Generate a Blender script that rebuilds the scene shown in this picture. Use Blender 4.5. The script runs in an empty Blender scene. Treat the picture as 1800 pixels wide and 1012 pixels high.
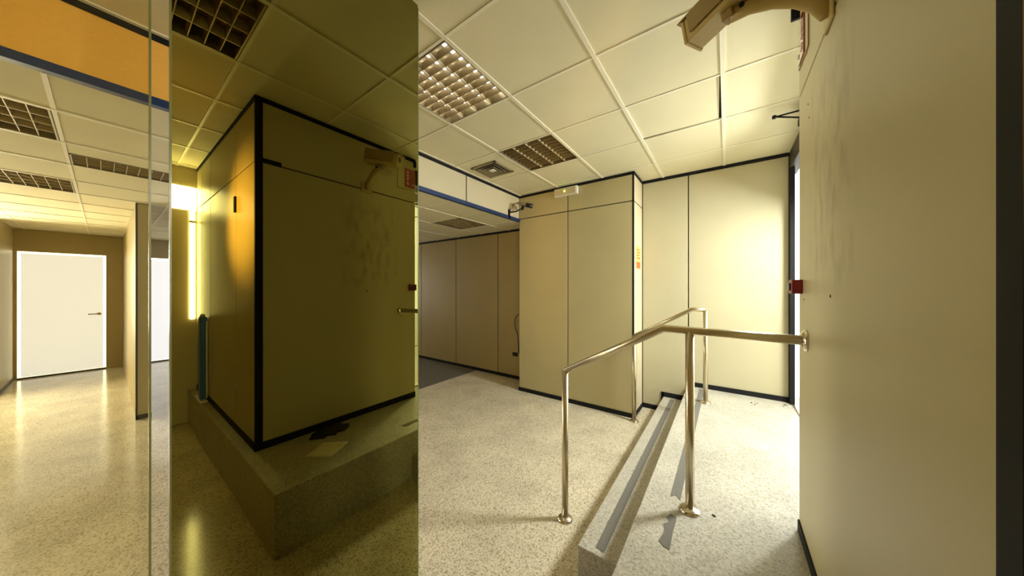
import bpy, bmesh, math, random
from mathutils import Vector, Matrix
random.seed(7)
S = bpy.context.scene
COL = S.collection

# ------------------------------------------------------------------ camera
EYE = 1.49                      # eye height above the lower floor
cam_d = bpy.data.cameras.new('camera'); cam_d.sensor_width = 36.0
cam_d.lens = 18.0 / math.tan(math.radians(60.0))      # 120 degree field of view
cam_d.clip_start = 0.02
cam = bpy.data.objects.new('camera', cam_d); COL.objects.link(cam)
cam.location = (0, 0, EYE); cam.rotation_euler = (math.pi/2, 0, math.radians(35.94))
S.camera = cam

# ------------------------------------------------------------------ sky, light, exposure
S.view_settings.view_transform = 'Standard'; S.view_settings.look = 'None'
S.view_settings.gamma = 1.0; S.view_settings.use_curve_mapping = False
S.view_settings.exposure = 0.66
W = bpy.data.worlds.new('world'); S.world = W; W.use_nodes = True
bg = W.node_tree.nodes['Background']; bg.inputs[0].default_value = (.97, 1.0, 1.0, 1); bg.inputs[1].default_value = 2.0

def area(name, loc, rot, sx, sy, power, color, portal=False):
    d = bpy.data.lights.new(name, 'AREA'); d.shape = 'RECTANGLE'; d.size = sx; d.size_y = sy
    d.energy = power; d.color = color
    if portal: d.cycles.is_portal = True
    o = bpy.data.objects.new(name, d); COL.objects.link(o); o.location = loc; o.rotation_euler = rot
    return o
# daylight through the entrance: sky portal in the glazing, and the bright patch of sky outside it
area('entrance_portal', (.60, 2.90, 1.51), (0, math.pi/2, 0), 2.3, 1.95, 1, (1, 1, 1), True)
area('entrance_daylight', (1.06, 3.14, 2.36), (0, math.radians(38), math.radians(30)), .42, .42, 80, (1.0, 1.0, 1.0))

# ------------------------------------------------------------------ materials
def mat(name, color, rough=.5, metal=0, noise=None, bump=None, emit=None, spec=.5, coat=0):
    m = bpy.data.materials.new(name); m.use_nodes = True
    nt = m.node_tree; b = nt.nodes['Principled BSDF']
    b.inputs['Base Color'].default_value = (*color, 1); b.inputs['Roughness'].default_value = rough
    b.inputs['Metallic'].default_value = metal; b.inputs['Specular IOR Level'].default_value = spec
    b.inputs['Coat Weight'].default_value = coat
    if emit:
        b.inputs['Emission Color'].default_value = (*emit[0], 1); b.inputs['Emission Strength'].default_value = emit[1]
    geo = nt.nodes.new('ShaderNodeNewGeometry')
    if noise:                    # (scale, amount): gentle mottling of the base colour
        n = nt.nodes.new('ShaderNodeTexNoise'); n.inputs['Scale'].default_value = noise[0]; n.inputs['Detail'].default_value = 4
        nt.links.new(geo.outputs['Position'], n.inputs['Vector'])
        r = nt.nodes.new('ShaderNodeMapRange'); r.inputs['From Min'].default_value = .3; r.inputs['From Max'].default_value = .7
        r.inputs['To Min'].default_value = 1-noise[1]; r.inputs['To Max'].default_value = 1+noise[1]*.4
        nt.links.new(n.outputs['Fac'], r.inputs['Value'])
        x = nt.nodes.new('ShaderNodeMix'); x.data_type = 'RGBA'; x.blend_type = 'MULTIPLY'; x.inputs['Factor'].default_value = 1
        x.inputs[6].default_value = (*color, 1); nt.links.new(r.outputs['Result'], x.inputs[7])
        nt.links.new(x.outputs[2], b.inputs['Base Color'])
    if bump:                     # (scale, strength)
        n = nt.nodes.new('ShaderNodeTexNoise'); n.inputs['Scale'].default_value = bump[0]; n.inputs['Detail'].default_value = 3
        nt.links.new(geo.outputs['Position'], n.inputs['Vector'])
        bp = nt.nodes.new('ShaderNodeBump'); bp.inputs['Strength'].default_value = bump[1]; bp.inputs['Distance'].default_value = .004
        nt.links.new(n.outputs['Fac'], bp.inputs['Height']); nt.links.new(bp.outputs['Normal'], b.inputs['Normal'])
    return m

def terrazzo(name, base, dark, light, rough=.32):
    m = mat(name, base, rough); nt = m.node_tree; b = nt.nodes['Principled BSDF']
    geo = next(n for n in nt.nodes if n.bl_idname == 'ShaderNodeNewGeometry')
    v = nt.nodes.new('ShaderNodeTexVoronoi'); v.inputs['Scale'].default_value = 135
    nt.links.new(geo.outputs['Position'], v.inputs['Vector'])
    sep = nt.nodes.new('ShaderNodeSeparateColor'); nt.links.new(v.outputs['Color'], sep.inputs[0])
    cr = nt.nodes.new('ShaderNodeValToRGB'); e = cr.color_ramp; e.interpolation = 'CONSTANT'
    e.elements[0].color = (*dark, 1); e.elements[1].position = .16; e.elements[1].color = (*base, 1)
    k = e.elements.new(.62); k.color = (*light, 1)
    k = e.elements.new(.86); k.color = tuple((base[i]+dark[i])/2 for i in range(3)) + (1,)
    nt.links.new(sep.outputs[0], cr.inputs[0])
    n = nt.nodes.new('ShaderNodeTexNoise'); n.inputs['Scale'].default_value = 3.1; n.inputs['Detail'].default_value = 6
    nt.links.new(geo.outputs['Position'], n.inputs['Vector'])
    r = nt.nodes.new('ShaderNodeMapRange'); r.inputs['From Min'].default_value = .3; r.inputs['From Max'].default_value = .7
    r.inputs['To Min'].default_value = .82; r.inputs['To Max'].default_value = 1.06
    nt.links.new(n.outputs['Fac'], r.inputs['Value'])
    x = nt.nodes.new('ShaderNodeMix'); x.data_type = 'RGBA'; x.blend_type = 'MULTIPLY'; x.inputs['Factor'].default_value = 1
    nt.links.new(cr.outputs[0], x.inputs[6]); nt.links.new(r.outputs['Result'], x.inputs[7])
    nt.links.new(x.outputs[2], b.inputs['Base Color'])
    return m

def glass(name, tint, refl, rough=0.0):
    m = bpy.data.materials.new(name); m.use_nodes = True; nt = m.node_tree; nt.nodes.clear()
    o = nt.nodes.new('ShaderNodeOutputMaterial'); a = nt.nodes.new('ShaderNodeBsdfTransparent'); a.inputs[0].default_value = (*tint, 1)
    g = nt.nodes.new('ShaderNodeBsdfGlossy'); g.inputs['Color'].default_value = (*refl, 1); g.inputs['Roughness'].default_value = rough
    ad = nt.nodes.new('ShaderNodeAddShader')
    nt.links.new(a.outputs[0], ad.inputs[0]); nt.links.new(g.outputs[0], ad.inputs[1]); nt.links.new(ad.outputs[0], o.inputs[0])
    return m

M = {}
M['panel'] = mat('panel_beige', (.51, .445, .245), .42, noise=(2.2, .05), bump=(220, .03))
M['panel_daylit'] = mat('panel_beige_daylit', (.53, .485, .325), .42, noise=(2.2, .05), bump=(220, .03))  # same beige laminate, with the daylight on the back wall put into its colour
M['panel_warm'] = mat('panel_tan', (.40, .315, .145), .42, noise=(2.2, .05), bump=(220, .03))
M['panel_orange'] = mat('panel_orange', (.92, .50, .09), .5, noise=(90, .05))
M['cream'] = mat('panel_cream', (.62, .54, .36), .5, noise=(3, .04))
M['tile'] = mat('ceiling_tile_cream', (.75, .69, .47), .85, noise=(4, .03), bump=(160, .05))
M['tbar'] = mat('grid_white', (.84, .79, .62), .5)
M['plenum'] = mat('plenum_dark', (.10, .085, .05), .9)
M['joint'] = mat('joint_brown', (.035, .028, .018), .5)
M['trim'] = mat('trim_charcoal', (.017, .017, .018), .6, spec=.08)
M['blue'] = mat('beam_blue', (.012, .035, .12), .4)
M['blue_stand'] = mat('stand_blue', (.04, .14, .48), .35)
M['floor'] = terrazzo('terrazzo', (.66, .585, .43), (.41, .345, .22), (.74, .67, .52), .15)
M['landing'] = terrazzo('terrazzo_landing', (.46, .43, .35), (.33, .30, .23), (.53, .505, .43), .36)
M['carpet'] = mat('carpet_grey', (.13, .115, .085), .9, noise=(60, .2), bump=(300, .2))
M['strip'] = mat('grip_strip_grey', (.15, .14, .115), .9, bump=(400, .2))
M['steel'] = mat('steel', (.60, .52, .36), .30, 1.0)
M['steel_dark'] = mat('steel_flange', (.66, .60, .48), .18, 1.0)
M['alu'] = mat('reflector_aluminium', (.40, .32, .18), .5, .6)
M['housing'] = mat('light_housing', (.34, .28, .16), .4, .6)
M['tube_off'] = mat('tube_unlit', (.45, .40, .28), .3)
M['tube_on'] = mat('tube_lit', (.9, .88, .8), .3, emit=((1, .97, .88), 3.4))
M['cctv'] = mat('cctv_cream', (.50, .37, .125), .42)
M['cctv_dark'] = mat('cctv_shield', (.30, .205, .065), .45)
M['black'] = mat('black_plastic', (.012, .012, .012), .3)
M['white'] = mat('white_plastic', (.78, .76, .66), .4)
M['red'] = mat('sign_red', (.33, .012, .02), .12, coat=1)
M['red_box'] = mat('box_red', (.20, .006, .012), .4)
M['led'] = mat('led_green', (.4, .9, .05), .3, emit=((.45, 1, .03), 14.0))
M['paper'] = mat('paper', (.80, .76, .58), .8)
M['dark_matte'] = mat('dark_shade_and_crumbs', (.03, .025, .018), .9, bump=(60, .4))  # dark matte for the crumbs and the mound standing in for shade
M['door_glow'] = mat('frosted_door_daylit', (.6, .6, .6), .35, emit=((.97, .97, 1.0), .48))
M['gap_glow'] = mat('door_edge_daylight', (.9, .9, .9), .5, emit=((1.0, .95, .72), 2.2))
M['window_glow'] = mat('window_daylight', (.9, .9, .9), .5, emit=((1.0, .93, .72), 45.0))
M['added_window'] = mat('added_window_daylight', (.9, .9, .9), .5, emit=((1.0, .97, .85), 18.0))
M['added_window_soft'] = mat('added_window_daylight_soft', (.9, .9, .9), .5, emit=((1.0, .95, .80), 4.5))
M['slit_glow'] = mat('slit_daylight', (.9, .9, .9), .5, emit=((1.0, .93, .70), 45.0))
M['mirror_glass'] = glass('tinted_mirror_glass', (.0, .0, .0), (.27, .25, .085))
M['clear_glass'] = glass('clear_glass', (.95, .93, .82), (.012, .012, .008))
M['entrance_glass'] = glass('entrance_glass', (.95, .96, .93), (.05, .05, .05))
M['glass_edge'] = mat('glass_edge_green', (.16, .17, .06), .2)
M['sticker'] = mat('sticker_yellow', (.72, .48, .14), .6)
M['sticker_orange'] = mat('sticker_orange', (.62, .13, .04), .6)
M['added_lamp_warm'] = mat('added_lamp_amber', (.9, .6, .2), .4, emit=((1, .45, .08), 6.0))
M['ground'] = mat('outdoor_paving', (.6, .58, .52), .8, noise=(5, .1))

# right wall panel: beige laminate with rubbed grey smudges where people pass
def smudged(name, color):
    m = mat(name, color, .42, bump=(220, .03)); nt = m.node_tree; b = nt.nodes['Principled BSDF']
    geo = next(n for n in nt.nodes if n.bl_idname == 'ShaderNodeNewGeometry')
    mp = nt.nodes.new('ShaderNodeMapping'); mp.inputs['Scale'].default_value = (1, 18, 8); nt.links.new(geo.outputs['Position'], mp.inputs['Vector'])
    n = nt.nodes.new('ShaderNodeTexNoise'); n.inputs['Scale'].default_value = 1.0; n.inputs['Detail'].default_value = 3; nt.links.new(mp.outputs[0], n.inputs['Vector'])
    r = nt.nodes.new('ShaderNodeMapRange'); r.inputs['From Min'].default_value = .47; r.inputs['From Max'].default_value = .70; nt.links.new(n.outputs['Fac'], r.inputs['Value'])
    sp = nt.nodes.new('ShaderNodeSeparateXYZ'); nt.links.new(geo.outputs['Position'], sp.inputs[0])
    def band(out, a, bb, c, d):
        p = nt.nodes.new('ShaderNodeMapRange'); p.interpolation_type = 'SMOOTHSTEP'; p.inputs['From Min'].default_value = a; p.inputs['From Max'].default_value = bb; nt.links.new(out, p.inputs['Value'])
        q = nt.nodes.new('ShaderNodeMapRange'); q.interpolation_type = 'SMOOTHSTEP'; q.inputs['From Min'].default_value = c; q.inputs['From Max'].default_value = d
        q.inputs['To Min'].default_value = 1; q.inputs['To Max'].default_value = 0; nt.links.new(out, q.inputs['Value'])
        k = nt.nodes.new('ShaderNodeMath'); k.operation = 'MULTIPLY'; nt.links.new(p.outputs[0], k.inputs[0]); nt.links.new(q.outputs[0], k.inputs[1]); return k.outputs[0]
    k1 = band(sp.outputs['Y'], 1.10, 1.28, 1.62, 1.74); k2 = band(sp.outputs['Z'], 1.40, 1.62, 2.05, 2.40)
    a = nt.nodes.new('ShaderNodeMath'); a.operation = 'MULTIPLY'; nt.links.new(k1, a.inputs[0]); nt.links.new(k2, a.inputs[1])
    c = nt.nodes.new('ShaderNodeMath'); c.operation = 'MULTIPLY'; nt.links.new(a.outputs[0], c.inputs[0]); nt.links.new(r.outputs[0], c.inputs[1])
    c2 = nt.nodes.new('ShaderNodeMath'); c2.operation = 'MULTIPLY'; c2.inputs[1].default_value = .45; nt.links.new(c.outputs[0], c2.inputs[0])
    x = nt.nodes.new('ShaderNodeMix'); x.data_type = 'RGBA'; x.inputs[6].default_value = (*color, 1); x.inputs[7].default_value = (.19, .125, .05, 1)
    nt.links.new(c2.outputs[0], x.inputs['Factor']); nt.links.new(x.outputs[2], b.inputs['Base Color'])
    return m
M['panel_smudged'] = smudged('panel_beige_smudged', (.51, .445, .245))

# ------------------------------------------------------------------ helpers
def link(name, me, m, parent=None, loc=(0, 0, 0)):
    o = bpy.data.objects.new(name, me); COL.objects.link(o); o.location = loc
    if m is not None and not me.materials: me.materials.append(M[m])
    if parent is not None: o.parent = parent
    return o
def from_bm(name, bm, m, parent=None, smooth=False, loc=(0, 0, 0)):
    bmesh.ops.recalc_face_normals(bm, faces=bm.faces[:])
    me = bpy.data.meshes.new(name); bm.to_mesh(me); bm.free()
    if smooth:
        for p in me.polygons: p.use_smooth = True
    return link(name, me, m, parent, loc)
def add_box(bm, a, b, bev=0.0):
    t = bmesh.new()
    bmesh.ops.create_cube(t, size=1)
    for v in t.verts:
        v.co = Vector((a[i] + (b[i]-a[i])*(v.co[i]+.5) for i in range(3)))
    if bev: bmesh.ops.bevel(t, geom=t.edges[:], offset=bev, segments=1, affect='EDGES')
    me = bpy.data.meshes.new('tmp'); t.to_mesh(me); t.free(); bm.from_mesh(me); bpy.data.meshes.remove(me)
def box(name, a, b, m, parent=None, bev=0.0):
    bm = bmesh.new(); add_box(bm, a, b, bev); return from_bm(name, bm, m, parent)
def tube_bm(bm, pts, rad, n=16, cap=True, sx=1.0, up=None):
    """round (or flattened, sx) tube through a polyline with mitred bends"""
    pts = [Vector(p) for p in pts]; rings = []
    up0 = Vector(up) if up else None
    prev = None
    for i, p in enumerate(pts):
        d0 = (p-pts[i-1]).normalized() if i else None
        d1 = (pts[i+1]-p).normalized() if i < len(pts)-1 else None
        d = (d0 or d1) if (d0 is None or d1 is None) else (d0+d1).normalized()
        if prev is None:
            ref = up0 or (Vector((0, 0, 1)) if abs(d.z) < .9 else Vector((0, 1, 0)))
            u = d.cross(ref).normalized()
        else: u = (prev - d*prev.dot(d)).normalized()
        prev = u; w = d.cross(u).normalized()
        k = 1.0 if (d0 is None or d1 is None) else 1/max(.3, math.cos(d0.angle(d1)/2))
        r = rad[i] if isinstance(rad, (list, tuple)) else rad
        bend = None
        if d0 is not None and d1 is not None and d0.angle(d1) > 1e-4: bend = (d1-d0).normalized()
        ring = []
        for j in range(n):
            a = 2*math.pi*j/n; off = u*math.cos(a)*r*sx + w*math.sin(a)*r
            if bend is not None: off = off + bend*off.dot(bend)*(k-1)
            ring.append(bm.verts.new(p+off))
        rings.append(ring)
    for a, b in zip(rings, rings[1:]):
        for j in range(n): bm.faces.new((a[j], a[(j+1) % n], b[(j+1) % n], b[j]))
    if cap: bm.faces.new(rings[0]); bm.faces.new(rings[-1])
def tube(name, pts, rad, m, parent=None, n=16, **k):
    bm = bmesh.new(); tube_bm(bm, pts, rad, n, **k); o = from_bm(name, bm, m, parent)
    for p in o.data.polygons: p.use_smooth = len(p.vertices) == 4
    return o
def lathe(name, prof, axis, at, m, parent=None, n=24):
    """profile [(r, h)] spun about an axis direction through at"""
    d = Vector(axis).normalized(); q = d.to_track_quat('Z', 'Y'); bm = bmesh.new(); rings = []
    for r, h in prof:
        rings.append([bm.verts.new(Vector(at) + q @ Vector((r*math.cos(2*math.pi*j/n), r*math.sin(2*math.pi*j/n), h))) for j in range(n)])
    for a, b in zip(rings, rings[1:]):
        for j in range(n): bm.faces.new((a[j], a[(j+1) % n], b[(j+1) % n], b[j]))
    bm.faces.new(rings[0]); bm.faces.new(rings[-1])
    o = from_bm(name, bm, m, parent)
    for p in o.data.polygons: p.use_smooth = len(p.vertices) == 4
    return o
def empty(name, loc=(0, 0, 0)):
    o = bpy.data.objects.new(name, None); COL.objects.link(o); o.location = loc; o.empty_display_size = .05
    return o
def tag(o, label, cat, group=None):
    o['label'] = label; o['category'] = cat
    if group: o['group'] = group
    return o
def struct(o, label, cat):
    o['kind'] = 'structure'; o['label'] = label; o['category'] = cat; return o
def child_local(parent, objs):
    """parts were built in world coordinates: keep them there under a moved Empty"""
    for o in objs:
        o.parent = parent; o.matrix_parent_inverse = Matrix.Translation(-Vector(parent.location))
def sub(parts, parent_name, child_names):
    """hang pieces of a part under that part (both built in world coordinates)"""
    p = next(o for o in parts if o.name.split('.')[0] == parent_name)
    for o in parts:
        if o is not p and o.name.split('.')[0] in child_names:
            o.parent = p; o.matrix_parent_inverse = Matrix.Identity(4)
def copy_tree(o, parent=None):
    c = o.copy(); COL.objects.link(c)
    if parent is not None: c.parent = parent
    for ch in list(o.children): copy_tree(ch, c)
    return c

FL, LD, CE, LC = 0.0, .36, 2.823, 2.450         # floor, landing, ceiling, lower ceiling heights
XS = -2.44                                     # soffit plane
YB = 3.97                                      # back wall
YC = 3.55                                      # front of the boxed column
XW, YN, YE = .276, .614, 1.905                 # near wall face, its near corner, its far end
XD = .54                                       # entrance plane
XE = 2.50                                      # end of the side lobby
YR = -2.60                                     # wall behind
XF = -9.29                                     # far wall of the low room

# ------------------------------------------------------------------ floors
f = struct(box('floor', (XF-.2, YR-.2, -.15), (XE+.2, YB+.2, FL), 'floor'), 'speckled beige terrazzo floor of the lower level', 'floor')
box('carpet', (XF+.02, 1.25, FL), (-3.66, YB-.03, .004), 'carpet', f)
ld = struct(empty('floor_landing', (0, 0, 0)), 'raised terrazzo landing in front of the entrance', 'landing')
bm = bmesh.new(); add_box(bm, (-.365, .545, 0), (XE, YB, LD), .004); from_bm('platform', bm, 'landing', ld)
st = struct(empty('floor_step', (0, 0, 0)), 'single low terrazzo step along the edge of the landing', 'step')
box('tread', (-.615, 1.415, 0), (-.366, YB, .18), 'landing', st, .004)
def strip(name, pts, z, parent):
    bm = bmesh.new()
    lo = [bm.verts.new((x, y, z)) for x, y in pts]; hi = [bm.verts.new((x, y, z+.0025)) for x, y in pts]
    bm.faces.new(lo); bm.faces.new(hi)
    for i in range(len(pts)): bm.faces.new((lo[i], lo[(i+1) % len(pts)], hi[(i+1) % len(pts)], hi[i]))
    return from_bm(name, bm, 'strip', parent)
strip('grip_strip', [(-.535, 1.46), (-.490, 1.45), (-.49, YB-.05), (-.535, YB-.05)], .18, st)
strip('grip_strip', [(-.245, 1.455), (-.222, 1.435), (-.198, 1.43), (-.200, 1.55), (-.197, 1.63), (-.20, 1.655), (-.225, 1.66), (-.238, 1.63), (-.223, 1.60), (-.243, 1.575), (-.232, 1.53)], LD, ld)
strip('grip_strip', [(-.245, 1.80), (-.225, 1.83), (-.198, 1.80), (-.20, 2.6), (-.197, YB-.05), (-.245, YB-.05)], LD, ld)

# ------------------------------------------------------------------ ceilings
GX0, GY0 = -1.2175, 1.065
c = struct(empty('ceiling', (0, 0, CE)), 'suspended ceiling of cream tiles in a white grid over the hall', 'ceiling')
pl = box('plenum', (XS-.1, YR-.1, 3.12), (XE+.1, YB+.1, 3.2), 'plenum', c); pl.location = (0, 0, -CE)
def tile_mesh(name, sx, sy):
    bm = bmesh.new(); add_box(bm, (-sx/2, -sy/2, .004), (sx/2, sy/2, .018), .003)
    bmesh.ops.recalc_face_normals(bm, faces=bm.faces[:]); me = bpy.data.meshes.new(name); bm.to_mesh(me); bm.free(); me.materials.append(M['tile']); return me
TILE = tile_mesh('ceiling_tile', .586, .586)
def ceiling_grid(root, x0, x1, y0, y1, gx, gy, skip, hidden=lambda x, y: False):
    """tiles and T-bars between the four edges, on a 600 mm grid through (gx, gy)"""
    def lines(g, a, b):
        k = math.ceil((a-g)/.6 - 1e-6); r = []
        while g+.6*k < b - 1e-6:
            if g+.6*k > a+1e-6: r.append(g+.6*k)
            k += 1
        return r
    xs = [x0]+lines(gx, x0, x1)+[x1]; ys = [y0]+lines(gy, y0, y1)+[y1]
    for x in xs[1:-1]:
        bm = bmesh.new(); add_box(bm, (x-.012, y0, -.002), (x+.012, y1, .012)); o = from_bm('grid_bar', bm, 'tbar', root)
    for y in ys[1:-1]:
        bm = bmesh.new(); add_box(bm, (x0, y-.0085, .000), (x1, y+.0085, .012)); o = from_bm('grid_bar', bm, 'tbar', root)
    for a, b in zip(xs, xs[1:]):
        for p, q in zip(ys, ys[1:]):
            cx, cy = (a+b)/2, (p+q)/2
            if any(abs(cx-u) < .2 and abs(cy-v) < .2 for u, v in skip) or hidden(cx, cy) or b-a < .03 or q-p < .03: continue
            me = TILE if abs(b-a-.6) < .01 and abs(q-p-.6) < .01 else tile_mesh('ceiling_tile', b-a-.014, q-p-.014)
            o = bpy.data.objects.new('ceiling_tile', me); COL.objects.link(o); o.parent = root; o.location = (cx, cy, 0)
            yield o
cell = lambda i, j: (GX0+.6*i+.3, GY0+.6*j+.3)
L1, L2, L3, DROP = cell(-1, 0), cell(-1, 2), cell(1, -2), cell(1, 2)
for o in ceiling_grid(c, XS, XE, YR, YB, GX0, GY0, [L1, L2, L3], lambda x, y: (x > .6 and YN+.3 < y)):
    if abs(o.location.x-DROP[0]) < .1 and abs(o.location.y-DROP[1]) < .1:      # the tile that sits crooked in its cell
        o.name = 'ceiling_tile_crooked'; o.location += Vector((-.016, -.012, .004)); o.rotation_euler = (0, 0, math.radians(1.3))
        o['label'] = 'ceiling tile sitting crooked with dark gaps along two edges'
c2 = struct(empty('ceiling_low', (0, 0, LC)), 'lower suspended tile ceiling of the adjoining room', 'ceiling')
pl = box('plenum', (XF-.1, YR-.1, 2.60), (XS-.12, YB+.1, 2.66), 'plenum', c2); pl.location = (0, 0, -LC)
HX, HY = -2.94, -.16
LL = [(HX-.3, HY-.3), (HX-3*.6-.3, HY-.3), (HX-.6*1-.3, HY+.3), (HX-.3, HY+5*.6+.3), (HX-3*.6-.3, HY+5*.6+.3)]
for o in ceiling_grid(c2, XF, XS-.02, -2.0, YB, HX, HY, LL): pass

# ------------------------------------------------------------------ louvred ceiling lights
def louvre_light(name, cx, cy, z, tube_mat, label, rows=4, n=8):
    r = empty(name, (cx, cy, z)); h = .288
    bm = bmesh.new()
    for a, b in (((-h, -h), (h, -h+.008)), ((-h, h-.008), (h, h)), ((-h, -h), (-h+.008, h)), ((h-.008, -h), (h, h))):
        add_box(bm, (a[0], a[1], -.001), (b[0], b[1], .095))
    add_box(bm, (-h, -h, .09), (h, h, .097)); from_bm('housing', bm, 'housing', r)
    w = 2*(h-.008)/rows; me_l = me_c = me_t = None
    for k in range(1, rows):                      # long V-shaped blades
        bm = bmesh.new(); L = h-.009
        a = [bm.verts.new(v) for v in ((-.003, -L, 0), (.003, -L, 0), (.018, -L, .045), (-.018, -L, .045))]
        b = [bm.verts.new((v.co.x, L, v.co.z)) for v in a]
        bm.faces.new(a); bm.faces.new(b)
        for i in range(4): bm.faces.new((a[i], a[(i+1) % 4], b[(i+1) % 4], b[i]))
        if me_l is None: me_l = from_bm('long_blade', bm, 'alu', r); o = me_l; me_l = o.data
        else: bm.free(); o = link('long_blade', me_l, None, r)
        o.location = (-h+.008+w*k, 0, .002)
    for k in range(rows):
        cx2 = -h+.008+w*(k+.5)
        for j in range(1, n+1):
            if me_c is None:
                bm = bmesh.new(); L = w/2-.004
                a = [bm.verts.new(v) for v in ((-L, -.002, .002), (-L, .002, .002), (-L, .009, .042), (-L, -.009, .042))]
                b = [bm.verts.new((L, v.co.y, v.co.z)) for v in a]
                bm.faces.new(a); bm.faces.new(b)
                for i in range(4): bm.faces.new((a[i], a[(i+1) % 4], b[(i+1) % 4], b[i]))
                o = from_bm('cross_blade', bm, 'alu', r); me_c = o.data
            else: o = link('cross_blade', me_c, None, r)
            o.location = (cx2, -h+.008+2*(h-.008)*j/(n+1), 0)
        if me_t is None:
            o = tube('fluorescent_tube', [(0, -h+.02, 0), (0, h-.02, 0)], .013, tube_mat, r, 10); me_t = o.data
        else: o = link('fluorescent_tube', me_t, None, r)
        o.location = (cx2, 0, .066)
    tag(r, label, 'ceiling light'); return r
louvre_light('ceiling_light', L1[0], L1[1], CE, 'tube_on', 'louvred ceiling light with glowing cells above the hall near the tinted glass')
louvre_light('ceiling_light', L2[0], L2[1], CE, 'tube_off', 'unlit louvred ceiling light beside the square air vent')
louvre_light('ceiling_light', L3[0], L3[1], CE, 'tube_off', 'unlit dark louvred ceiling light seen mirrored in the tinted glass')
for (x, y), lab in zip(LL, ('unlit louvred light in the low ceiling just past the orange soffit', 'unlit louvred light in the low ceiling nearer the white doors',
        'louvred light in the low ceiling in line with the thin partition end', 'unlit louvred light in the low ceiling beyond the blue beam', 'unlit louvred light deeper in the low ceiling beyond the blue beam')):
    r = louvre_light('ceiling_light', x, y, LC, 'tube_off', lab)
    if 'partition end' in lab:                      # a half-width fitting, a cut tile fills the rest of its cell
        r.scale = (.55, 1, 1); r.location.x -= .13
        o = bpy.data.objects.new('ceiling_tile', tile_mesh('ceiling_tile', .255, .586)); COL.objects.link(o); o.parent = c2; o.location = (x+.166, y, 0)

# square air diffuser
r = empty('air_vent', (-2.135, 2.57, CE)); bm = bmesh.new(); h = .172
for a, b in (((-h, -h), (h, -h+.03)), ((-h, h-.03), (h, h)), ((-h, -h), (-h+.03, h)), ((h-.03, -h), (h, h))): add_box(bm, (a[0], a[1], -.010), (b[0], b[1], .003), .002)
from_bm('frame', bm, 'housing', r); box('throat', (-h+.025, -h+.025, -.001), (h-.025, h-.025, .002), 'black', r)
for k, s_ in enumerate((.125, .085)):
    bm = bmesh.new(); o_ = [bm.verts.new((sx*s_, sy*s_, -.012)) for sx, sy in ((-1, -1), (1, -1), (1, 1), (-1, 1))]; i_ = [bm.verts.new((sx*(s_-.030), sy*(s_-.030), -.002)) for sx, sy in ((-1, -1), (1, -1), (1, 1), (-1, 1))]
    for i in range(4): bm.faces.new((o_[i], o_[(i+1) % 4], i_[(i+1) % 4], i_[i]))
    v = from_bm('vane', bm, 'housing', r); sm = v.modifiers.new('t', 'SOLIDIFY'); sm.thickness = .0015
box('centre_plate', (-.035, -.035, -.012), (.035, .035, -.004), 'white', r, .002)
tag(r, 'small square air diffuser set in a ceiling tile near the soffit', 'air vent')

# ------------------------------------------------------------------ walls of joined panels
def panel(parent, a, b, m='panel', name='wall_panel'): return box(name, a, b, m, parent, .0025)
# back wall: dark backing, beige panels proud of it
w = struct(box('wall_back', (XF-.2, YB+.008, 0), (.50, YB+.2, CE+.3), 'joint'), 'back wall of beige panels with thin dark joints', 'wall')
g = .006
for x0, x1 in ((-.855, -.356), (-.356, .505)): panel(w, (x0+g, YB, .0), (x1-g, YB+.02, CE-.03), 'panel_daylit')
bs = [-9.29, -8.45, -7.4, -6.33, -5.27, -4.21, -3.175, -2.40]
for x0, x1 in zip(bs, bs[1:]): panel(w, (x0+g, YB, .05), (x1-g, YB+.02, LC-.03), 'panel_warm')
box('trim_top', (-.855, YB-.006, CE-.03), (XD, YB+.01, CE), 'trim', w)
box('trim_top', (XF, YB-.006, LC-.03), (XS, YB+.01, LC), 'trim', w)
box('baseboard', (-.628, YB-.010, .18), (-.36, YB+.004, .18+.055), 'trim', w)
box('baseboard', (-.365, YB-.010, LD), (XD, YB+.004, LD+.05), 'trim', w)
box('baseboard', (-.855, YB-.010, 0), (-.615, YB+.004, .055), 'trim', w)
box('baseboard', (-.640, YB-.010, .0), (-.614, YB+.004, .235), 'trim', w)
box('baseboard', (XF, YB-.010, 0), (XS, YB+.004, .05), 'trim', w)
# boxed column in front of the back wall
XC0, XC1 = -2.45, -.855
w = struct(box('wall_column', (XC0+.008, YC+.008, 0), (XC1-.008, YB+.05, CE+.1), 'joint'), 'boxed out column clad in beige panels beside the handrail', 'wall')
ZJ = 2.49
for x0, x1 in ((XC0+.004, -1.675), (-1.675, XC1-.012)):
    panel(w, (x0+g, YC, .05), (x1-g, YC+.02, ZJ-.006)); panel(w, (x0+g, YC, ZJ+.006), (x1-g, YC+.02, CE-.03))
panel(w, (XC1-.02, YC+.018, .05), (XC1, YB-.01, ZJ-.006), 'cream'); panel(w, (XC1-.02, YC+.018, ZJ+.006), (XC1, YB-.01, CE-.03), 'cream')
panel(w, (XC0, YC+.018, .05), (XC0+.02, YB-.01, LC), 'panel_warm')
box('trim_top', (XC0, YC-.006, CE-.028), (XC1, YC+.012, CE), 'trim', w); box('trim_top', (XC1-.012, YC-.006, CE-.028), (XC1+.006, YB, CE), 'trim', w)
box('baseboard', (XC0, YC-.008, 0), (XC1, YC+.010, .05), 'trim', w); box('baseboard', (XC1-.010, YC-.008, 0), (XC1+.008, YB, .05), 'trim', w)
box('corner_trim', (XC1-.012, YC-.002, .05), (XC1+.001, YC+.016, CE-.028), 'trim', w)
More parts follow.
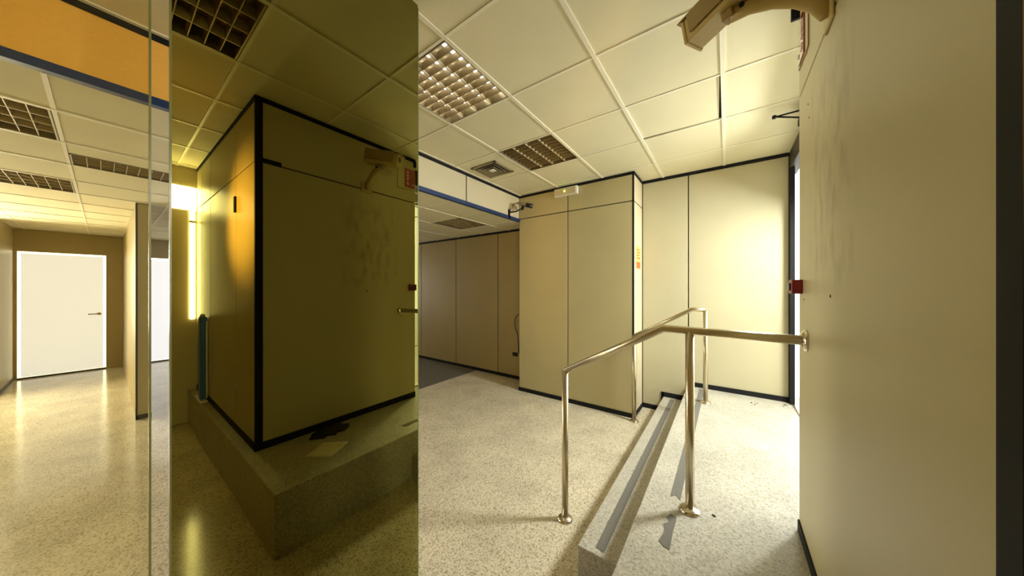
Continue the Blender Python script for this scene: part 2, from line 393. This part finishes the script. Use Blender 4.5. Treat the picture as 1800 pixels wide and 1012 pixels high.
# soffit between the two ceilings
w = struct(box('wall_soffit', (XS-.12, YR, LC+.02), (XS-.008, YC+.02, CE+.3), 'joint'), 'panelled soffit above the opening to the low room', 'soffit')
ss = [YR, -.95, .62, 1.55, 2.466, YC]
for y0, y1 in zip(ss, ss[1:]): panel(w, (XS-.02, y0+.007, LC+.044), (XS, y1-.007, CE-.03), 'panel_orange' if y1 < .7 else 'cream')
box('trim_top', (XS-.015, YR, CE-.03), (XS+.008, YC, CE), 'trim', w)
box('blue_beam', (XS-.03, YR, LC+.0), (XS+.012, YC, LC+.042), 'blue', w)
# near wall: the end of a boxed unit that the handrail is fixed to
w = struct(box('wall_right', (XW+.008, YN+.008, LD), (XE-.05, YE-.008, CE+.1), 'joint'), 'near beige panelled wall holding the handrail end, with smudges', 'wall')
ZR = 2.375
panel(w, (XW, YN+.038, LD+.05), (XW+.02, YE, ZR-.005), 'panel_smudged'); panel(w, (XW, YN+.038, ZR+.005), (XW+.02, YE, CE-.03), 'panel_smudged')
xs = [XW+.022, .80, 1.75, 2.2, XE-.03]
for x0, x1 in zip(xs, xs[1:]):
    panel(w, (x0+.005, YN, LD+.05), (x1-.005, YN+.02, ZR-.005), 'panel'); panel(w, (x0+.005, YN, ZR+.005), (x1-.005, YN+.02, CE-.03), 'panel')
panel(w, (XW+.004, YE-.02, LD+.0), (XE-.05, YE, CE-.03), 'panel')
box('corner_trim', (XW-.004, YN-.003, LD), (XW+.02, YN+.038, CE), 'trim', w)
box('trim_top', (XW-.006, YN-.006, CE-.028), (XE-.05, YE, CE), 'trim', w)
box('baseboard', (XW-.006, YN-.006, LD), (XE-.05, YE, LD+.05), 'trim', w)
for z0, z1 in ((2.09, 2.215), (.52, .70)): box('hinge', (.782, YN-.012, z0), (.818, YN+.006, z1), 'steel' if z0 < 1 else 'trim', w, .002)
box('edge_plate', (XW-.004, YN+.038, 2.372), (XW+.006, .76, 2.402), 'trim', w, .001)
for y, z, rr in ((1.395, 1.463, .006), (1.80, 1.44, .004), (1.70, 2.19, .004), (1.72, 2.255, .004)):
    lathe('screw_hole', [(rr, 0), (rr*.7, .0012)], (-1, 0, 0), (XW-.0002, y, z), 'trim', w, 8)
# walls outside the view, closing the room
w = struct(box('wall_rear', (XF-.2, YR-.2, 0), (XE+.2, YR, CE+.3), 'panel'), 'plain beige wall behind the viewpoint', 'wall')
w = struct(empty('added_window_1', (-8.20, -1.72, .8)), 'unseen window added on the wall pier to brighten the low room', 'window')  # window added out of view to brighten the low room
box('pane', (0, -.72, 0), (.012, .72, 1.45), 'added_window', w)
for y in (-.74, -.02, .70): box('frame_bar', (0, y, -.04), (.03, y+.04, 1.49), 'trim', w)
for z in (-.04, 1.45): box('frame_bar', (0, -.74, z), (.03, .74, z+.04), 'trim', w)
w = struct(empty('added_window_2', (XF, 2.5, .8)), 'unseen window added on the far wall to brighten the low room', 'window')  # second added window, hidden from the camera, lighting the far side
box('pane', (0, -.8, 0), (.012, .8, 1.45), 'added_window_soft', w)
for y in (-.82, -.02, .78): box('frame_bar', (0, y, -.04), (.03, y+.04, 1.49), 'trim', w)
for z in (-.04, 1.45): box('frame_bar', (0, -.82, z), (.03, .82, z+.04), 'trim', w)
# far wall of the low room with its two door openings
w = struct(empty('wall_left', (XF, 0, 0)), 'far beige wall of the low room with two white doors', 'wall')
DO = [(-.83, .02), (.47, 1.32)]; DH = 2.09; edges = [YR, DO[0][0], DO[0][1], DO[1][0], DO[1][1], YB+.1]
bm = bmesh.new()
for k in (0, 2, 4): add_box(bm, (-.15, edges[k], 0), (0, edges[k+1], LC+.2))
for a, b in DO: add_box(bm, (-.15, a, DH), (0, b, LC+.2))
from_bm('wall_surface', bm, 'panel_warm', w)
w = struct(box('wall_pier', (XF, YR, 0), (-8.20, -.86, LC+.1), 'panel'), 'wall pier beside the farther white door', 'wall')
box('baseboard', (XF, -.86, 0), (-8.192, -.852, .05), 'joint', w)
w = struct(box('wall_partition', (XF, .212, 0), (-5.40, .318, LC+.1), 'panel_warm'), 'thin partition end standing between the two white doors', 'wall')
box('corner_trim', (-5.41, .207, 0), (-5.392, .222, LC), 'joint', w); box('baseboard', (-5.40, .212, 0), (-5.392, .323, .05), 'joint', w)
def glow_door(n, y0, y1, label):
    d = struct(empty('door_%d' % n, (XF, (y0+y1)/2, 0)), label, 'door'); hw = (y1-y0)/2
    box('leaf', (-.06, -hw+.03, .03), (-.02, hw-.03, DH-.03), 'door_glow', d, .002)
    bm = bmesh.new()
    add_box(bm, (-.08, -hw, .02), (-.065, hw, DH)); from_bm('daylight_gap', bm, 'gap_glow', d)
    box('threshold', (-.06, -hw, 0), (.006, hw, .022), 'joint', d)
    hb = tube('handle', [(-.02, hw-.075, 1.02), (.035, hw-.075, 1.02), (.035, hw-.19, 1.02)], .011, 'steel', d, 8)
    lathe('handle_rose', [(.026, 0), (.026, .008)], (1, 0, 0), (-.02, hw-.075, 1.02), 'steel', hb, 16)
glow_door(2, *DO[0], 'bright white daylit door left of the thin partition in the low room')
glow_door(3, *DO[1], 'bright white daylit door right of the thin partition in the low room')
# lobby end wall, seen only in the tinted glass
w = struct(empty('wall_lobby', (XE, 0, 0)), 'end wall of the side lobby with a bright transom and slit window', 'wall')
bm = bmesh.new(); add_box(bm, (0, YR, 0), (.15, YN+.3, 2.36)); add_box(bm, (0, YR, 2.615), (.15, YN+.3, CE+.3)); add_box(bm, (0, YR, 2.36), (.15, .42, 2.615)); from_bm('wall_surface', bm, 'cream', w)
box('window_pane', (-.004, .42, 2.36), (.01, YN-.004, 2.615), 'window_glow', w)
box('slit_pane', (-.006, .562, 1.145), (.004, .598, 2.36), 'slit_glow', w)
box('slit_bar', (-.012, .555, 2.22), (-.004, .605, 2.245), 'panel', w)

# ------------------------------------------------------------------ entrance with daylight
d = struct(empty('door_1', (XD, (YE+YB)/2, LD)), 'dark framed glazed entrance door with white daylight behind', 'door')
def P(name, a, b, m, bev=0.0):
    o = box(name, a, b, m, None, bev); child_local(d, [o]); return o
P('header', (XD-.035, YE, 2.66), (XD+.042, YB+.2, CE+.02), 'joint', .003)
P('jamb', (.50, 3.90, LD), (XD-.004, YB+.2, 2.66), 'trim', .003); P('jamb', (XD, YE, LD), (XD+.07, 1.97, 2.66), 'trim', .003)
P('mullion', (XD+.01, 2.30, LD), (XD+.06, 2.345, 2.66), 'trim', .003)
P('threshold', (XD-.02, YE, LD), (XD+.08, YB+.2, LD+.015), 'steel', .003)
P('pane', (XD+.030, 2.345, LD+.015), (XD+.038, YB+.2, 2.66), 'entrance_glass'); P('pane', (XD+.030, 1.97, LD+.015), (XD+.038, 2.30, 2.66), 'entrance_glass')
struct(box('ground_outside', (XE+.2, YE-6, LD-.2), (9, 12, LD-.02), 'ground'), 'pale paving outside the entrance', 'ground')
cl = empty('door_closer', (.50, 2.94, 2.70))
o = [box('closer_body', (.44, 2.90, 2.715), (.51, 3.10, 2.765), 'trim', None, .004), tube('arm', [(.46, 2.93, 2.765), (.29, 2.915, 2.755)], .006, 'trim', None, 8), tube('arm', [(.46, 2.99, 2.73), (.30, 2.918, 2.755)], .006, 'trim', None, 8), lathe('pivot', [(.013, 0), (.013, .02)], (0, 0, 1), (.288, 2.915, 2.745), 'trim', None, 12)]
child_local(cl, o); tag(cl, 'dark door closer with folded arms under the ceiling by the entrance', 'door closer')

# ------------------------------------------------------------------ glass panels
XM = -1.178
gp = empty('glass_panel', (XM, .486, 0))
o = box('pane', (XM-.012, .104, 0), (XM, .868, CE-.0), 'mirror_glass'); e1 = box('pane_edge', (XM-.012, .868, 0), (XM+.0004, .872, CE-.012), 'glass_edge'); e2 = box('pane_edge', (XM-.012, .100, 0), (XM+.0004, .104, CE-.0), 'glass_edge')
child_local(gp, [o, e1, e2]); tag(gp, 'dark tinted floor-to-ceiling glass panel mirroring the hall', 'glass panel')
gp = empty('glass_panel', (XM, -.5, 0))
o = box('pane', (XM-.012, -1.05, 0), (XM-.002, .066, CE), 'clear_glass'); e1 = box('pane_edge', (XM-.013, .066, 0), (XM-.001, .070, CE), 'glass_edge')
child_local(gp, [o, e1]); tag(gp, 'clear floor-to-ceiling glass panel in front of the low room', 'glass panel')

# ------------------------------------------------------------------ handrails
def handrail(name, y, xl, xa, xp, xr, label, wall):
    ht, hl = LD+.915, .955
    r = empty(name, (xp, y, LD)); R = .0205; parts = []
    pts = [(xl, y, hl), (xa, y, ht), (xr, y, ht-.008 if wall else ht)]
    parts.append(tube('rail', pts if wall else pts, R, 'steel'))
    parts.append(tube('post', [(xl, y, .0), (xl, y, hl+.004)], R, 'steel'))
    parts.append(tube('post', [(xp, y, LD), (xp, y, ht)], R, 'steel'))
    for x, z in ((xl, 0), (xp, LD)):
        parts.append(lathe('flange', [(.048, 0), (.048, .006), (.040, .014), (.026, .018), (.022, .022)], (0, 0, 1), (x, y, z), 'steel_dark'))
    if wall: parts.append(lathe('flange', [(.046, 0), (.046, .006), (.036, .016), (.022, .022)], (-1, 0, 0), (xr+.0, y, ht-.008), 'steel_dark'))
    child_local(r, parts); tag(r, label, 'handrail')
handrail('handrail', 1.745, -.842, -.272, -.150, XW, 'brushed steel handrail with one end fixed to the near smudged wall', True)
handrail('handrail', 3.475, -.833, -.280, -.166, -.166, 'brushed steel handrail against the boxed column and back wall', False)

# ------------------------------------------------------------------ large security camera on the near wall
r = empty('security_camera', (XW, 1.385, 2.39)); parts = []
F_ = Vector((-.125, 1.468, EYE+1.072)); B_ = Vector((.125, 1.315, EYE+1.122)); ax = (F_-B_).normalized()
q = Matrix((ax, Vector((0, 0, 1)).cross(ax).normalized(), ax.cross(Vector((0, 0, 1)).cross(ax).normalized()))).transposed().to_4x4(); q.translation = (F_+B_)/2
L = (F_-B_).length/2
def obox(name, a, b, m, bev=.003):
    bm = bmesh.new(); add_box(bm, a, b, bev); bm.transform(q); o = from_bm(name, bm, m); parts.append(o); return o
obox('housing', (-L, -.046, -.056), (L-.012, .046, .044), 'cctv')
obox('front_plate', (L-.014, -.050, -.060), (L, .050, .045), 'cctv')
obox('sunshield', (-L+.01, -.056, .046), (L+.012, .056, .052), 'cctv_dark', .002)
obox('sunshield_side', (-L+.01, .050, -.035), (L-.03, .056, .050), 'cctv_dark', .002); obox('sunshield_side', (-L+.01, -.056, -.035), (L-.03, -.050, .050), 'cctv_dark', .002)
parts.append(lathe('lens_window', [(.022, 0), (.022, .002)], ax, q @ Vector((L, .012, .005)), 'black', None, 20))
obox('knuckle', (-.02, -.02, -.088), (.02, .02, -.054), 'cctv_dark', .004)
kn = q @ Vector((0, 0, -.075))
K = [(kn.x, kn.y, kn.z), (.07, 1.383, 2.515), (.14, 1.385, 2.500), (.20, 1.387, 2.470), (.245, 1.388, 2.430), (XW-.004, 1.388, 2.385)]
parts.append(tube('arm', K, .026, 'cctv', None, 14, sx=.62, up=(0, 0, 1)))
parts.append(lathe('pivot_screw', [(.009, 0), (.009, .004)], (0, -1, -.3), (.045, 1.353, 2.515), 'trim', None, 10))
parts.append(tube('cable', [(XW-.003, 1.70, 2.80), (XW-.003, 1.70, 2.49), (XW-.003, 1.745, 2.485), (XW-.003, 1.80, 2.495), (XW-.003, 1.895, 2.50)], .0025, 'cctv_dark', None, 6))
o = box('wall_plate', (XW-.008, 1.34, 2.345), (XW-.0, 1.44, 2.44), 'cctv', None, .003); parts.append(o)
child_local(r, parts); sub(parts, 'front_plate', ('lens_window',)); sub(parts, 'arm', ('pivot_screw',)); tag(r, 'cream box security camera on a curved arm fixed to the near wall', 'security camera')

# small camera at the end of the soffit
r = empty('security_camera', (XS, 3.29, 2.52)); y0 = 3.29
parts = [box('wall_plate', (XS, y0-.02, 2.455), (XS+.012, y0+.02, 2.575), 'trim', None, .002),
    tube('arm', [(XS+.01, y0, 2.535), (XS+.10, y0+.03, 2.540), (XS+.16, y0+.07, 2.575), (XS+.17, y0+.09, 2.62)], .009, 'trim', None, 10),
    tube('joint', [(XS+.165, y0+.085, 2.57), (XS+.175, y0+.095, 2.615)], .020, 'trim', None, 10),
    tube('cable', [(XS+.012, y0+.0, 2.55), (XS+.05, y0+.01, 2.60), (XS+.075, y0+.03, 2.65), (XS+.11, y0+.05, 2.665), (XS+.15, y0+.08, 2.65)], .004, 'trim', None, 8),
    tube('cable', [(XS+.01, y0-.0, 2.545), (XS+.025, y0+.0, 2.60), (XS+.06, y0+.02, 2.645), (XS+.12, y0+.055, 2.662)], .004, 'trim', None, 8),
    tube('body', [(XS+.12, y0+.05, 2.655), (XS+.19, y0+.10, 2.64), (XS+.275, y0+.15, 2.615)], [.020, .026, .028], 'housing', None, 14),
    tube('lens_hood', [(XS+.21, y0+.112, 2.634), (XS+.29, y0+.158, 2.611)], .031, 'black', None, 14)]
child_local(r, parts); sub(parts, 'body', ('lens_hood',)); tag(r, 'small dark bullet security camera with cables at the soffit end', 'security camera')

# emergency light on the column
r = empty('emergency_light', (-1.688, YC, 2.69)); o = []
o.append(box('case', (-1.850, YC-.050, 2.690), (-1.525, YC, 2.792), 'white', None, .006)); o.append(box('diffuser', (-1.835, YC-.056, 2.700), (-1.545, YC-.049, 2.782), 'cream', None, .003))
o.append(lathe('indicator_led', [(.008, 0), (.008, .004)], (0, -1, 0), (-1.697, YC-.056, 2.744), 'led', None, 12))
child_local(r, o); sub(o, 'case', ('diffuser', 'indicator_led')); tag(r, 'white emergency light with a green indicator high on the column', 'emergency light')

# red sign and red call box on the near wall
r = empty('wall_sign', (XW, 1.845, 2.51)); o = [box('plate', (XW-.006, 1.782, 2.516), (XW, 1.898, 2.705), 'red', None, .002), box('bracket', (XW-.030, 1.885, 2.74), (XW, 1.902, 2.80), 'trim', None, .002)]
def stroke(y0, z0, y1, z1): o.append(tube('letter_stroke', [(XW-.0065, y0, z0), (XW-.0065, y1, z1)], .0035, 'white', None, 6))
for k in range(4):                                  # four white characters running down the plate
    z = 2.675-.036*k; y = 1.812
    stroke(y-.012, z, y+.012, z-.004); stroke(y+.012, z-.004, y-.008, z-.016)
    if k != 2: stroke(y-.008, z-.016, y+.012, z-.024)
stroke(1.872, 2.56, 1.885, 2.545); stroke(1.872, 2.545, 1.872, 2.56)
child_local(r, o); sub(o, 'plate', ('letter_stroke',)); tag(r, 'red sign plate with white characters high on the near wall by the camera', 'sign')
r = empty('call_box', (XW, 1.86, 1.464)); o = [box('case', (XW-.038, 1.822, 1.464), (XW, 1.898, 1.527), 'red_box', None, .003), box('button', (XW-.045, 1.84, 1.478), (XW-.037, 1.88, 1.512), 'black', None, .002)]
child_local(r, o); sub(o, 'case', ('button',)); tag(r, 'small dark red call box at the end of the near wall', 'call box')

# notice on the column side, socket and cable at the dark corner
r = empty('notice', (XC1, 3.75, 1.72)); o = [box('sheet', (XC1, 3.64, 1.72), (XC1+.003, 3.86, 1.985), 'sticker'), box('coloured_block', (XC1+.003, 3.66, 1.725), (XC1+.005, 3.84, 1.80), 'sticker_orange')]
for k in range(4): o.append(box('text_line', (XC1+.003, 3.67, 1.84+.033*k), (XC1+.0045, 3.83-.03*(k % 2), 1.853+.033*k), 'sticker_orange'))
child_local(r, o); sub(o, 'sheet', ('text_line', 'coloured_block')); tag(r, 'yellow and orange notice stuck on the narrow column side', 'notice')
r = empty('wall_socket', (-2.80, YB, .36)); o = [box('plate', (-2.86, YB-.014, .37), (-2.76, YB-.0, .43), 'trim', None, .003), box('insert', (-2.845, YB-.018, .382), (-2.775, YB-.013, .418), 'black', None, .002)]
child_local(r, o); sub(o, 'plate', ('insert',)); tag(r, 'dark socket low on the tan wall beside the column', 'socket')
cb = tube('cable', [(-2.74, YB-.006, .43), (-2.745, YB-.008, .60), (-2.76, YB-.012, .74), (-2.80, YB-.02, .83), (-2.815, YB-.02, .92), (-2.795, YB-.02, 1.01), (-2.74, YB-.012, 1.06)], .006, 'black', None, 8)
tag(cb, 'black cable looping up the tan wall above the socket', 'cable')

# things lying on the landing
bm = bmesh.new()
q4 = [(-.076, .781), (-.215, .885), (-.13, 1.045), (.03, .934)]
n = 6; grid = [[None]*(n+1) for _ in range(n+1)]
for i in range(n+1):
    for j in range(n+1):
        u, v = i/n, j/n; a = Vector(q4[0]).lerp(Vector(q4[1]), u); b = Vector(q4[3]).lerp(Vector(q4[2]), u); p = a.lerp(b, v)
        grid[i][j] = bm.verts.new((p.x, p.y, LD+.002+.018*(max(0, v-.55)**2)*4*u))
for i in range(n):
    for j in range(n): bm.faces.new((grid[i][j], grid[i+1][j], grid[i+1][j+1], grid[i][j+1]))
o = from_bm('paper_sheet', bm, 'paper', None, True); sm = o.modifiers.new('t', 'SOLIDIFY'); sm.thickness = .001
tag(o, 'sheet of white paper lying on the landing below the near wall', 'paper')
bm = bmesh.new(); n = 22; rings = []  # low dark mound put where shade lies at the wall base
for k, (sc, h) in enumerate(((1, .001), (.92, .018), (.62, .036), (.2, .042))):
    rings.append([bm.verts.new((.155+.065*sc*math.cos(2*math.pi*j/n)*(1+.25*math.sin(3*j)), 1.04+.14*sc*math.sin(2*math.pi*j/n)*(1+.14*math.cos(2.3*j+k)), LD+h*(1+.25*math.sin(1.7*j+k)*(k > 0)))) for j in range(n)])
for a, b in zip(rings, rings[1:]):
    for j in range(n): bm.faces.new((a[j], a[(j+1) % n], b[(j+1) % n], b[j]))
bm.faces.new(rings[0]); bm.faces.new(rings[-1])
tag(from_bm('shade_mound', bm, 'dark_matte', None, True), 'dark mound standing in for shade on the landing beside the paper sheet', 'dark_matte')
bm = bmesh.new()
for x, y, s_ in ((.20, 3.74, .014), (.225, 3.70, .010), (.245, 3.76, .009), (.46, 3.86, .018), (-.05, 1.775, .011), (.44, 3.80, .008)):
    m_ = Matrix.Translation((x, y, LD+.002)) @ Matrix.Rotation(x*9, 4, 'Z') @ Matrix.Diagonal((s_, s_*.6, .003, 1)); bmesh.ops.create_icosphere(bm, subdivisions=1, radius=1, matrix=m_)
o = from_bm('floor_debris', bm, 'dark_matte'); o['kind'] = 'stuff'; tag(o, 'tiny dark crumbs scattered on the landing', 'debris')

# side lobby: blue stand, paper, unseen amber lamp added for the orange light
r = empty('blue_stand', (1.90, .575, LD)); o = [box('column', (1.86, .556, LD+.02), (1.96, .608, LD+.84), 'blue_stand', None, .006), box('edge_strip', (1.850, .598, LD+.03), (1.8595, .608, LD+.80), 'white', None, .002), box('foot', (1.80, .549, LD), (2.12, .604, LD+.014), 'white', None, .004), lathe('knob', [(.02, 0), (.022, .012), (.012, .03)], (0, 0, 1), (1.91, .58, LD+.84), 'steel', None, 14)]
child_local(r, o); tag(r, 'slim dark blue stand against the side wall, seen in the tinted glass', 'stand')
r = empty('added_amber_source', (1.00, -.55, 0)); LZ = 2.02
o = [lathe('base', [(.14, 0), (.14, .02), (.05, .04)], (0, 0, 1), (1.00, -.55, 0), 'trim'), tube('pole', [(1.00, -.55, .03), (1.00, -.55, LZ-.08)], .014, 'trim'), lathe('shade', [(.06, -.08), (.10, .10)], (0, 0, 1), (1.00, -.55, LZ), 'added_lamp_warm')]
r.name = 'added_floor_lamp'
ldt = bpy.data.lights.new('lamp_glow', 'SPOT'); ldt.energy = 270; ldt.color = (1, .58, .14); ldt.spot_size = math.radians(58); ldt.spot_blend = 1.0; ldt.shadow_soft_size = .10
lo = bpy.data.objects.new('lamp_glow', ldt); COL.objects.link(lo); lo.location = (1.00, -.44, LZ); lo.rotation_euler = (Vector((.64, .61, 2.04))-lo.location).to_track_quat('-Z', 'Y').to_euler(); o.append(lo)
child_local(r, o); tag(r, 'unseen amber floor lamp added to light the side lobby wall', 'lamp')

# made-up box and post around the daylight area lamp, unseen outside the entrance
fl = bpy.data.objects['entrance_daylight']; fm = Matrix.LocRotScale(fl.location, fl.rotation_euler.to_quaternion(), None)
r = empty('added_light_box', (1.22, 3.24, LD)); o = []
bm = bmesh.new(); add_box(bm, (-.23, -.23, .012), (.23, .23, .07), .008)
for a, b in (((-.235, -.235), (.235, -.215)), ((-.235, .215), (.235, .235)), ((-.235, -.235), (-.215, .235)), ((.215, -.235), (.235, .235))): add_box(bm, (a[0], a[1], -.012), (b[0], b[1], .03), .002)
bm.transform(fm); o.append(from_bm('housing', bm, 'trim'))
back = fm @ Vector((0, 0, .07))
o.append(tube('post', [(back.x+.02, back.y+.01, LD+.01), (back.x+.02, back.y+.01, back.z+.02)], .02, 'trim')); o.append(lathe('base_plate', [(.09, 0), (.09, .012)], (0, 0, 1), (back.x+.02, back.y+.01, LD), 'trim'))
child_local(r, o); tag(r, 'added square light box on a dark post, unseen outside the entrance', 'added_light_box')
